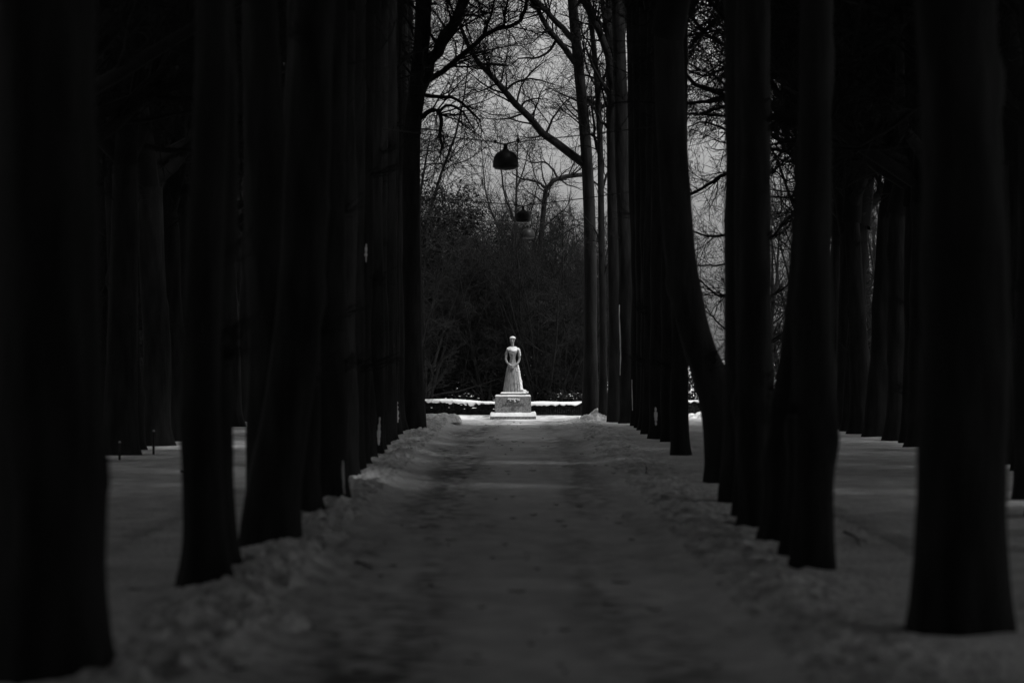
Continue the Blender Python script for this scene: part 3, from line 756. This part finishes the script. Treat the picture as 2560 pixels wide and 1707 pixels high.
def snow_slab(x0, x1, y0, y1, z, th, seed, over=0.02, drift=0.0):
    """snow lying on a ledge: domed grid, ragged rim, optional drift rising at the right end"""
    nx, ny = 60, 24
    u, v = np.meshgrid(np.linspace(-1, 1, nx), np.linspace(-1, 1, ny))
    X = (x0 + x1) / 2 + u * ((x1 - x0) / 2 + over); Y = (y0 + y1) / 2 + v * ((y1 - y0) / 2 + over)
    e = np.minimum(1 - np.abs(u), (1 - np.abs(v)) * 1.0)
    edge = np.clip(np.minimum((1 - np.abs(u)) * (x1 - x0) / 2, (1 - np.abs(v)) * (y1 - y0) / 2) / 0.035, 0, 1)
    Z = z + th * np.sqrt(edge) * (1 + 0.25 * fbm(X * 5 + seed, Y * 5, 3, seed)) + drift * np.clip((u - 0.55) / 0.45, 0, 1) ** 2 * edge
    X += 0.012 * fbm(u * 12, v * 12, 2, seed + 1); Y += 0.012 * fbm(u * 12 + 9, v * 12, 2, seed + 2)
    T = np.stack([X, Y, Z], -1).reshape(-1, 3); Bm = T.copy(); Bm[:, 2] = z - 0.006
    idx = np.arange(nx * ny).reshape(ny, nx); q = np.stack([idx[:-1, :-1], idx[:-1, 1:], idx[1:, 1:], idx[1:, :-1]], -1).reshape(-1, 4)
    N = nx * ny
    rim = np.concatenate([idx[0], idx[1:, -1], idx[-1, -2::-1], idx[-2:0:-1, 0]]); r2 = np.roll(rim, -1)
    side = np.stack([rim, rim + N, r2 + N, r2], -1)
    return make_mesh('snow', np.concatenate([T, Bm]), np.concatenate([q, q[:, ::-1] + N, side]))
def letters(text, width, height_, x, z, y, mname, parent, name='inscription_line', depth=0.012):
    cu = bpy.data.curves.new('t', 'FONT'); cu.body = text; cu.extrude = depth; cu.align_x = 'CENTER'
    o = bpy.data.objects.new('t', cu); COL.objects.link(o)
    dg = bpy.context.evaluated_depsgraph_get(); me = bpy.data.meshes.new_from_object(o.evaluated_get(dg))
    COL.objects.unlink(o); bpy.data.objects.remove(o)
    co = np.empty(len(me.vertices) * 3, dtype=np.float32); me.vertices.foreach_get('co', co); co = co.reshape(-1, 3)
    lo, hi = co.min(0), co.max(0)
    nx = (co[:, 0] - (lo[0] + hi[0]) / 2) / (hi[0] - lo[0]) * width; nz = (co[:, 1] - lo[1]) / (hi[1] - lo[1]) * height_
    out = np.stack([nx + x, y - co[:, 2] * 0.35, nz + z], -1)
    me.vertices.foreach_set('co', out.astype(np.float32).ravel()); me.update(); me.name = name
    me.materials.clear(); me.materials.append(mname)
    return link(name, me, None, parent)

ped = thing('statue_pedestal', 'grey granite pedestal with carved lettering and snow along its ledges', 'pedestal', (0.02, SD, 0.0))
k = SD / FPX
def zz(py): return EYE + (HY - py) * k
gz = -0.02
link('plinth', frustum(-0.66, 0.68, -0.62, 0.62, gz - 0.1, 0.05), M_GRANITE, ped)
link('snow_ledge', snow_slab(-0.66, 0.68, -0.62, 0.62, 0.05, 0.105, 3, 0.015, 0.03), M_SNOW, ped)
block = link('block', frustum(-0.515, 0.53, -0.47, 0.47, 0.048, zz(990), 0.015), M_GRANITE, ped)
zt = zz(990)
link('snow_ledge', snow_slab(-0.515, 0.53, -0.47, 0.47, zt, 0.04, 5, 0.0, 0.0), M_SNOW, ped)
fy = -0.478
letters('MAUD', 0.36, 0.10, 0.02, zz(1004.5), fy, M_CARVED, block)
letters('NORGES DRONNING', 0.62, 0.055, 0.02, zz(1014.5), fy - 0.003, M_CARVED, block)
letters('1905', 0.14, 0.04, 0.02, zz(1020), fy - 0.005, M_CARVED, block)
letters('1938', 0.14, 0.04, 0.02, zz(1026), fy - 0.007, M_CARVED, block)
# snow caught in the upper strokes of the top line
rng = np.random.default_rng(5)
pts = []
for (a, b, c, d_) in ((-0.16, 0.085, -0.11, 0.095), (-0.11, 0.09, -0.08, 0.03), (-0.06, 0.08, 0.0, 0.085), (0.02, 0.08, 0.045, 0.01), (0.06, 0.088, 0.13, 0.092), (0.13, 0.085, 0.155, 0.05), (-0.145, 0.1, 0.17, 0.1)):
    n = 7
    for j in range(n):
        f = j / (n - 1); pts.append((0.02 + a + (c - a) * f, fy - 0.012, zz(1004.5) + b + (d_ - b) * f + rng.normal(scale=0.003)))
V, f = blobs(rng, np.array(pts), 0.017, 0.026)
link('snow_in_letters', make_mesh('snow_in_letters', V, None, f), M_SNOW, block)

# ------------------------------------------------------------------ statue
def loft(sections, ns=28):
    """sections: (z, cx, cy, rx, ry) -> closed bmesh-ready verts/faces"""
    V, F = [], []
    a = np.arange(ns) * 2 * PI / ns
    for (z, cx, cy, rx, ry) in sections:
        V.append(np.stack([cx + rx * np.cos(a), cy + ry * np.sin(a), np.full(ns, z)], -1))
    n = len(sections); V = np.concatenate(V)
    idx = np.arange(n * ns).reshape(n, ns)
    q = np.stack([idx[:-1], np.roll(idx[:-1], -1, 1), np.roll(idx[1:], -1, 1), idx[1:]], -1).reshape(-1, 4).tolist()
    return V, q + [idx[0][::-1].tolist(), idx[-1].tolist()]
def capsule_tube(pts, radii, n=14, ns=12):
    p = resample(pts, n); r = np.interp(np.linspace(0, 1, n), np.linspace(0, 1, len(radii)), radii)
    v, q = tube_arrays(p[None], r[None], ns)
    return v, q.tolist() + [list(range(ns))[::-1], list(range((n - 1) * ns, n * ns))]
def ellipsoid(c, r, ns=20):
    z = np.sin(np.linspace(-PI / 2 * 0.98, PI / 2 * 0.98, 14)); 
    return loft([(c[2] + r[2] * s, c[0], c[1], r[0] * math.sqrt(max(1 - s * s, 0.0005)), r[1] * math.sqrt(max(1 - s * s, 0.0005))) for s in z], ns)
def build_figure():
    bm = bmesh.new()
    def put(vf):
        v, f = vf; bv = [bm.verts.new(tuple(p)) for p in v]
        for q in f:
            try: bm.faces.new([bv[i] for i in q])
            except ValueError: pass
    z0 = zz(980.5)
    # skirt: straight falling, deeper behind; waist; bodice
    put(loft([(z0, 0.0, 0.04, 0.292, 0.30), (z0 + 0.15, 0.0, 0.035, 0.268, 0.27), (z0 + 0.35, -0.002, 0.02, 0.236, 0.23), (z0 + 0.55, -0.003, 0.01, 0.200, 0.19),
              (z0 + 0.70, -0.004, 0.0, 0.172, 0.16), (z0 + 0.78, -0.003, -0.005, 0.148, 0.135), (z0 + 0.87, 0.0, 0.0, 0.104, 0.10), (z0 + 0.95, 0.0, 0.0, 0.082, 0.085),
              (z0 + 1.04, 0.0, -0.005, 0.080, 0.095), (z0 + 1.12, 0.0, -0.012, 0.102, 0.11), (z0 + 1.20, 0.0, -0.008, 0.135, 0.105), (z0 + 1.25, 0.0, 0.005, 0.150, 0.085),
              (z0 + 1.29, 0.0, 0.015, 0.130, 0.065), (z0 + 1.32, 0.0, 0.018, 0.075, 0.055)], 36))
    for s in (-1, 1): put(ellipsoid((s * 0.055, -0.075, z0 + 1.165), (0.055, 0.05, 0.055)))
    put(capsule_tube([(0, 0.015, z0 + 1.25), (-0.004, 0.005, z0 + 1.36), (-0.008, -0.002, z0 + 1.46)], [0.055, 0.044, 0.046]))
    hz = z0 + 1.515
    put(ellipsoid((-0.012, -0.012, hz), (0.062, 0.074, 0.098)))                 # face and skull
    put(ellipsoid((-0.016, -0.052, hz - 0.062), (0.030, 0.028, 0.026)))         # chin
    put(ellipsoid((-0.017, -0.086, hz - 0.012), (0.011, 0.018, 0.026)))         # nose
    put(ellipsoid((-0.016, -0.076, hz - 0.045), (0.020, 0.010, 0.007)))         # mouth
    for s in (-1, 1):
        put(ellipsoid((-0.015 + s * 0.026, -0.072, hz + 0.026), (0.020, 0.012, 0.008)))   # brow
        put(ellipsoid((-0.015 + s * 0.025, -0.070, hz + 0.008), (0.012, 0.010, 0.006)))   # eye
        put(ellipsoid((-0.012 + s * 0.063, 0.0, hz + 0.0), (0.008, 0.016, 0.026)))        # ear
    put(ellipsoid((0.0, 0.012, hz + 0.058), (0.078, 0.086, 0.058)))             # rolled hair
    put(ellipsoid((0.004, 0.07, hz + 0.03), (0.055, 0.045, 0.06)))
    for j in range(10):
        a = PI + j / 9 * PI
        put(ellipsoid((0.0 + 0.062 * math.cos(a), 0.0 + 0.072 * math.sin(a), hz + 0.052), (0.026, 0.026, 0.034), 10))
    # arms: down to the elbow, then in to the clasped hands
    for s in (-1, 1):
        ex = s * 0.196
        put(capsule_tube([(s * 0.125, 0.012, z0 + 1.265), (s * 0.168, 0.008, z0 + 1.19), (s * 0.192, 0.0, z0 + 1.07), (ex, -0.012, z0 + 0.965), (s * 0.172, -0.075, z0 + 0.895), (s * 0.112, -0.14, z0 + 0.825), (s * 0.050, -0.175, z0 + 0.775)],
                         [0.048, 0.043, 0.037, 0.033, 0.031, 0.026, 0.021], 22))
        wrist = np.array([s * 0.050, -0.175, z0 + 0.775])
        put(ellipsoid(wrist + np.array([-s * 0.022, -0.010, -0.022]), (0.033, 0.022, 0.035), 12))
        for j, (ln, off) in enumerate(((0.060, 0.024), (0.070, 0.010), (0.067, -0.006), (0.052, -0.021))):
            b = wrist + np.array([-s * 0.030, -0.018 - (0.012 if s > 0 else 0), -0.022 + off * 0.9])
            put(capsule_tube([b, b + np.array([-s * ln * 0.5, -0.014, -0.014]), b + np.array([-s * ln * 0.8, -0.002, -0.034 - ln * 0.1])], [0.0095, 0.009, 0.007], 6, 8))
        b = wrist + np.array([-s * 0.006, -0.026, 0.006])
        put(capsule_tube([b, b + np.array([-s * 0.026, -0.014, 0.0]), b + np.array([-s * 0.044, -0.010, -0.012])], [0.012, 0.010, 0.008], 6, 8))
    # long folds of the gown
    for j in range(9):
        a = PI * 1.06 + j / 8 * PI * 0.88
        pts = [(0.20 * math.cos(a) * f + 0.0, 0.02 * (1 - f) + 0.23 * math.sin(a) * f, zf) for f, zf in ((0.78, z0 + 0.72), (1.05, z0 + 0.42), (1.25, z0 + 0.12), (1.31, z0 + 0.01))]
        put(capsule_tube(pts, [0.003, 0.006, 0.008, 0.009], 10, 8))
    bmesh.ops.recalc_face_normals(bm, faces=bm.faces[:])
    me = bpy.data.meshes.new('figure'); bm.to_mesh(me); bm.free()
    o = bpy.data.objects.new('tmp', me); COL.objects.link(o)
    md = o.modifiers.new('r', 'REMESH'); md.mode = 'VOXEL'; md.voxel_size = 0.008
    sm = o.modifiers.new('s', 'SMOOTH'); sm.factor = 0.5; sm.iterations = 2
    dg = bpy.context.evaluated_depsgraph_get(); out = bpy.data.meshes.new_from_object(o.evaluated_get(dg))
    COL.objects.unlink(o); bpy.data.objects.remove(o)
    out.polygons.foreach_set('use_smooth', np.ones(len(out.polygons), dtype=bool)); out.name = 'figure'
    return out, z0
def shell(me, mask_fn, thick, seed):
    n = len(me.vertices)
    co = np.empty(n * 3, dtype=np.float32); me.vertices.foreach_get('co', co); co = co.reshape(-1, 3)
    no = np.empty(n * 3, dtype=np.float32); me.vertex_normals.foreach_get('vector', no); no = no.reshape(-1, 3)
    keep = mask_fn(co, no)
    F = [list(p.vertices) for p in me.polygons if all(keep[i] for i in p.vertices)]
    used = np.unique(np.concatenate([np.array(f) for f in F])); remap = -np.ones(n, int); remap[used] = np.arange(len(used)); m = len(used)
    t = thick * (1 + 0.5 * fbm(co[used, 0] * 14 + seed, co[used, 2] * 14 + co[used, 1] * 6, 3, seed))
    edges = {}
    for f in F:
        for a, b in zip(f, f[1:] + f[:1]): edges[(a, b)] = 1
    border = [(a, b) for (a, b) in edges if (b, a) not in edges]
    rim = np.zeros(n, bool); rim[[a for a, b in border]] = True
    t = np.where(rim[used], t * 0.45, t)
    V = np.concatenate([co[used] + no[used] * t[:, None], co[used] - no[used] * 0.004])
    q = [[remap[i] for i in f] for f in F if len(f) == 4]; tr = [[remap[i] for i in f] for f in F if len(f) == 3]
    q += [[remap[b], remap[a], remap[a] + m, remap[b] + m] for a, b in border]
    return make_mesh('snow', V, q, tr if tr else None)
st = thing('statue', 'standing stone statue of a woman in a long gown, hands clasped, snow on shoulders', 'statue', (0.02, SD, 0))
fig, Z0 = build_figure()
link('figure', fig, M_STATUE, st)
link('foot_plate', frustum(-0.345, 0.375, -0.40, 0.42, zz(990) + 0.012, zz(982.8)), M_CARVED, st)
link('snow_ledge', snow_slab(-0.345, 0.375, -0.40, 0.42, zz(982.8), 0.035, 9, 0.01, 0.035), M_SNOW, st)
def m_shoulder(co, no):
    z = co[:, 2] - Z0; front = co[:, 1] < 0.03
    low = 1.205 + 0.03 * fbm(co[:, 0] * 14, co[:, 0] * 0, 2, 3)
    return (z > low) & (z < 1.335) & (no[:, 2] > 0.05) & ((co[:, 0] > -0.165))
def m_arm(co, no):
    z = co[:, 2] - Z0
    return (co[:, 0] > 0.13) & (no[:, 0] > 0.35) & (z > 1.06 + 0.03 * fbm(co[:, 1] * 20, z * 5, 2, 4)) & (z < 1.27)
def m_skirt(co, no):
    z = co[:, 2] - Z0
    return (co[:, 0] > 0.08) & (no[:, 0] > 0.76 + 0.08 * fbm(z * 9, co[:, 1] * 0, 2, 5)) & (z < 0.81)
def m_hair(co, no):
    z = co[:, 2] - Z0
    return (z > 1.565) & (no[:, 2] > 0.25)
def m_hand(co, no):
    z = co[:, 2] - Z0
    return (z < 0.86) & (z > 0.74) & (co[:, 1] < -0.15) & (no[:, 2] > 0.45) & (co[:, 0] < 0.03)
for i, (fn, th) in enumerate(((m_shoulder, 0.022), (m_arm, 0.014), (m_skirt, 0.03), (m_hair, 0.012), (m_hand, 0.008))):
    link('snow_cover', shell(fig, fn, th, 40 + i), M_SNOW, st)
# drift of snow at the right foot of the gown
V, f = blobs(np.random.default_rng(3), np.array([(0.285 + 0.03 * j, -0.12 + 0.05 * i, zz(982.8) + 0.085 - 0.028 * j) for j in range(3) for i in range(7)]), 0.055, 0.08)
link('snow_drift', make_mesh('snow_drift', V, None, f), M_SNOW, st)

# ------------------------------------------------------------------ ploughed heaps of snow at the end of the path
def heap(x, y, rx, ry, h, label, seed):
    nx, ny = 60, 40
    u, v = np.meshgrid(np.linspace(-1, 1, nx), np.linspace(-1, 1, ny)); r = np.sqrt(u * u + v * v)
    Z = h * np.clip(1 - r ** 3, 0, 1) ** 0.7 * (0.8 + 0.2 * u + 0.5 * fbm(u * 2.2, v * 2.2, 4, seed)) + 0.07 * fbm(u * 7, v * 6, 3, seed + 5) * (r < 0.95) * min(1, h / 0.2) - 0.05 * (r > 0.95)
    V = np.stack([u * rx, v * ry, Z], -1).reshape(-1, 3); idx = np.arange(nx * ny).reshape(ny, nx)
    q = np.stack([idx[:-1, :-1], idx[:-1, 1:], idx[1:, 1:], idx[1:, :-1]], -1).reshape(-1, 4)
    o = link('snow_heap', make_mesh('snow_heap', V, q), M_BANK, None, (x, y, ground_z(x, y) - 0.01))
    return tag(o, label, 'snow heap')
heap(-2.1, 108.5, 0.75, 2.4, 0.17, 'low rough heap of ploughed snow where the path ends on the left', 71)
heap(-1.75, 26.6, 0.42, 1.5, 0.11, 'churned lump of snow at the left foreground edge of the path', 75)
heap(-2.9, 104.0, 0.7, 3.0, 0.20, 'lumpy snow heap at the feet of the farthest left avenue trees', 74)
heap(2.35, 111.6, 0.48, 1.2, 0.34, 'steep ploughed heap of snow right of the pedestal by the trunks', 72)
heap(5.7, 118.0, 0.6, 1.2, 0.22, 'small far snow heap seen between trunks on the right', 73)

# ------------------------------------------------------------------ hanging lamps over the avenue
def lathe(profile, ns=24):
    V, F = [], []
    a = np.arange(ns) * 2 * PI / ns
    for r, z in profile: V.append(np.stack([r * np.cos(a), r * np.sin(a), np.full(ns, z)], -1))
    V = np.concatenate(V); n = len(profile); idx = np.arange(n * ns).reshape(n, ns)
    q = np.stack([idx[:-1], np.roll(idx[:-1], -1, 1), np.roll(idx[1:], -1, 1), idx[1:]], -1).reshape(-1, 4)
    return V, q
def lamp(x, y, zb, s, label, wires, wlabel):
    t = thing('hanging_lamp', label, 'lamp', (x, y, zb), 'lamps hung on wires over the avenue')
    V, q = lathe([(0.0, 0.355), (0.06, 0.355), (0.075, 0.33), (0.15, 0.30), (0.205, 0.25), (0.235, 0.18), (0.25, 0.10), (0.252, 0.0), (0.244, 0.0), (0.24, 0.10), (0.2, 0.24), (0.0, 0.32)])
    link('shade', make_mesh('shade', V * s, q), M_METAL, t)
    V, q = lathe([(0.0, 0.02), (0.2, 0.03), (0.225, -0.005), (0.2, -0.035), (0.0, -0.06)])
    link('glass', make_mesh('glass', V * s, q), M_GLASS, t)
    V, q = lathe([(0.0, 0.34), (0.05, 0.34), (0.04, 0.42), (0.05, 0.46), (0.0, 0.47)], 12)
    link('neck', make_mesh('neck', V * s, q), M_METAL, t)
    b = Buf(); b.add(resample([(-0.22, 0, 0.50), (-0.1, 0, 0.465), (0, 0, 0.455), (0.1, 0, 0.475), (0.25, 0, 0.525)], 12)[None] * s, np.full((1, 12), 0.016 * s), 8)
    link('yoke', b.mesh('yoke'), M_METAL, t)
    for sx, zc in ((-0.2, 0.50), (0.24, 0.53)):
        V, q = lathe([(0.0, -0.035), (0.03, -0.03), (0.036, 0.0), (0.03, 0.035), (0.0, 0.04)], 10)
        link('clamp', make_mesh('clamp', V * s + np.array([sx, 0, zc]) * s, q), M_METAL, t)
    b = Buf()
    w = thing('span_wire', wlabel, 'wire', (x, y, zb + 0.5 * s), 'wires carrying the lamps')
    for (x1, z1), sx in zip(wires, (-0.22, 0.25)):
        p = resample([(sx * s, 0, 0.0), ((x1 - x) * 0.5 + sx * 0.5, 0, (z1 - zb - 0.5 * s) * 0.46), (x1 - x, 0, z1 - zb - 0.5 * s)], 10)
        b.add(p[None], np.full((1, 10), 0.013), 6)
    link('cable', b.mesh('cable'), M_METAL, w)
p1 = at(1264, 419, 77.6)
lamp(p1[0], p1[1], p1[2], 1.0, 'dark dome-shaped lamp hanging on a wire high above the path', ((-2.75, p1[2] + 0.78), (3.2, p1[2] + 0.85)), 'wire between the rows that carries the large hanging lamp')
p2 = at(1308, 553, 104.0)
lamp(p2[0], p2[1], p2[2], 0.85, 'farther small lamp hanging against the wood above the statue', ((-2.9, p2[2] + 0.7), (3.3, p2[2] + 0.8)), 'thin wire carrying the second lamp')
p3 = at(1320, 594, 124.5)
lamp(p3[0], p3[1], p3[2], 0.85, 'farthest tiny lamp hanging low over the hedge', ((-5.0, p3[2] + 0.9), (5.0, p3[2] + 0.9)), 'thin wire carrying the farthest lamp')

# ------------------------------------------------------------------ snow plastered on trunks
def near(trees, y):
    return min(trees, key=lambda t: abs(t.location.y - y))
k = 0
for trees, y, z0, z1, ang, half in ((LT, 85, 1.4, 2.3, -0.7, 0.28), (LT, 92, 0.3, 0.95, -0.9, 0.5), (LT, 78, 1.9, 2.6, -1.1, 0.12), (LT, 72, 0.2, 0.7, -0.8, 0.3), (LT, 98, 2.0, 2.8, -0.9, 0.2),
                               (LT, 48, 0.1, 0.5, -0.7, 0.12), (LT, 105, 0.6, 2.0, -0.5, 0.12), (LT, 65, 3.3, 3.6, -1.2, 0.3),
                               (RT, 108, 1.3, 3.2, -2.6, 0.22), (RT, 103.5, 0.4, 1.2, -2.5, 0.14), (RT, 73, 4.3, 4.6, -1.4, 0.5), (RT, 87, 0.3, 0.7, -2.0, 0.4)):
    k += 1
    trunk_snow(near(trees, y), z0, z1, ang % (2 * PI), half, 0.025, k)

# ------------------------------------------------------------------ small things on the snow
def stick(pts, r, label, seed):
    rng = np.random.default_rng(seed)
    p = np.array(pts, float); p[:, 2] += [ground_z(a, b) + r * 1.5 for a, b in p[:, :2]]
    q = resample(p, 8); b = Buf(); b.add(q[None], np.linspace(r, r * 0.5, 8)[None], 6)
    s, sr = spawn(rng, q[None], np.linspace(r, r * 0.5, 8)[None], 3, 0.3, 0.9, 0.1, 0.25, 0.4, 0.8, 4, 0.5, 0.003, 0.01, 0.003)
    s[:, :, 2] = np.maximum(s[:, :, 2], q[:, 2].min()); b.add(s, sr, 4)
    o = link('fallen_stick', b.mesh('fallen_stick'), M_DEADWOOD)
    return tag(o, label, 'stick', 'fallen sticks')
def gp(px, py):
    d = FPX * EYE / (py - HY); return ((px - CX) / FPX * d, d, 0)
stick([gp(888, 1402), gp(905, 1406), gp(930, 1411)], 0.012, 'thin fallen stick on the left edge of the path', 1)
stick([gp(452, 1182), gp(490, 1181), gp(520, 1180)], 0.02, 'long stick on the snow left of the slender second left trunk', 2)
stick([gp(1615, 1190), gp(1617, 1178)], 0.02, 'short stick standing in the snow on the right verge', 3)
stick([gp(2110, 1330), gp(2140, 1350), gp(2150, 1365)], 0.012, 'crooked twig on the snow near the large right trunk', 4)
stick([gp(1010, 1062), gp(1035, 1060)], 0.02, 'little twig on the snow heap at the end of the path', 5)
def post(px, py, h, label):
    x, y, _ = gp(px, py); t = thing('wooden_stake', label, 'stake', (x, y, ground_z(x, y)), 'stakes in the snow')
    b = Buf(); P = np.array([[(0, 0, -0.2), (0.0, 0, h * 0.5), (0.004, 0, h)]]); b.add(P, np.array([[0.022, 0.021, 0.02]]), 8)
    link('shaft', b.mesh('shaft'), M_DEADWOOD, t)
    V, q = lathe([(0.0, 0.03), (0.014, 0.025), (0.024, 0.0), (0.0, -0.005)], 10)
    link('snow_cap', make_mesh('snow_cap', V + np.array([0.004, 0, h]), q), M_SNOW, t)
post(384, 1137, 0.42, 'thin stake in the snow beside the outer left trunks')
post(299, 1150, 0.30, 'short stake in the snow close to the left edge')
rng = np.random.default_rng(77); n = 150
yl = np.exp(rng.uniform(math.log(20), math.log(112), n)); xl = rng.normal(scale=1.5, size=n).clip(-4.5, 4.5)
al = rng.uniform(0, 6.28, n); ll = rng.uniform(0.02, 0.08, n)
zl = height(xl, yl) + 0.012
P = np.stack([np.stack([xl + np.cos(al) * ll * f, yl + np.sin(al) * ll * f, zl + 0.01 * abs(f)], -1) for f in (-1, -0.2, 1)], 1)
b = Buf(); b.add(P, np.tile(np.array([0.005, 0.006, 0.003]), (n, 1)), 4)
o = link('twig_litter', b.mesh('twig_litter'), M_DEADWOOD); o['kind'] = 'stuff'; o['label'] = 'bits of twig and bark scattered over the trodden snow'
# dead leaves left on a drooping twig of the slim right tree
def dead_leaves():
    rng = np.random.default_rng(8); base = at(1722, 372, 72.6)
    t = thing('hanging_leaves', 'drooping twig of dead leaves against the sky beside a right trunk', 'leaves', tuple(base))
    b = Buf(); main = resample([(0, 0, 0), (0.08, 0.0, -0.06), (0.15, 0, -0.2), (0.16, 0, -0.42)], 8); b.add(main[None], np.full((1, 8), 0.005), 5)
    link('twig', b.mesh('twig'), M_TWIG, t)
    for j in range(16):
        p = main[rng.integers(1, 8)] + rng.normal(scale=(0.06, 0.05, 0.06)); L = rng.uniform(0.03, 0.05); a = rng.uniform(0, PI)
        w = 0.014; ca, sa = math.cos(a), math.sin(a)
        V = [p, p + np.array([w * ca, w * sa, -L * 0.45]), p + np.array([0.004, 0.006, -L * 1.6]), p + np.array([-w * ca, -w * sa, -L * 0.45]), p + np.array([-0.006 * sa, 0.006 * ca, -L * 0.6])]
        link('leaf', make_mesh('leaf', np.array(V), None, [(0, 1, 4), (1, 2, 4), (2, 3, 4), (3, 0, 4)]), M_LEAF, t)
dead_leaves()
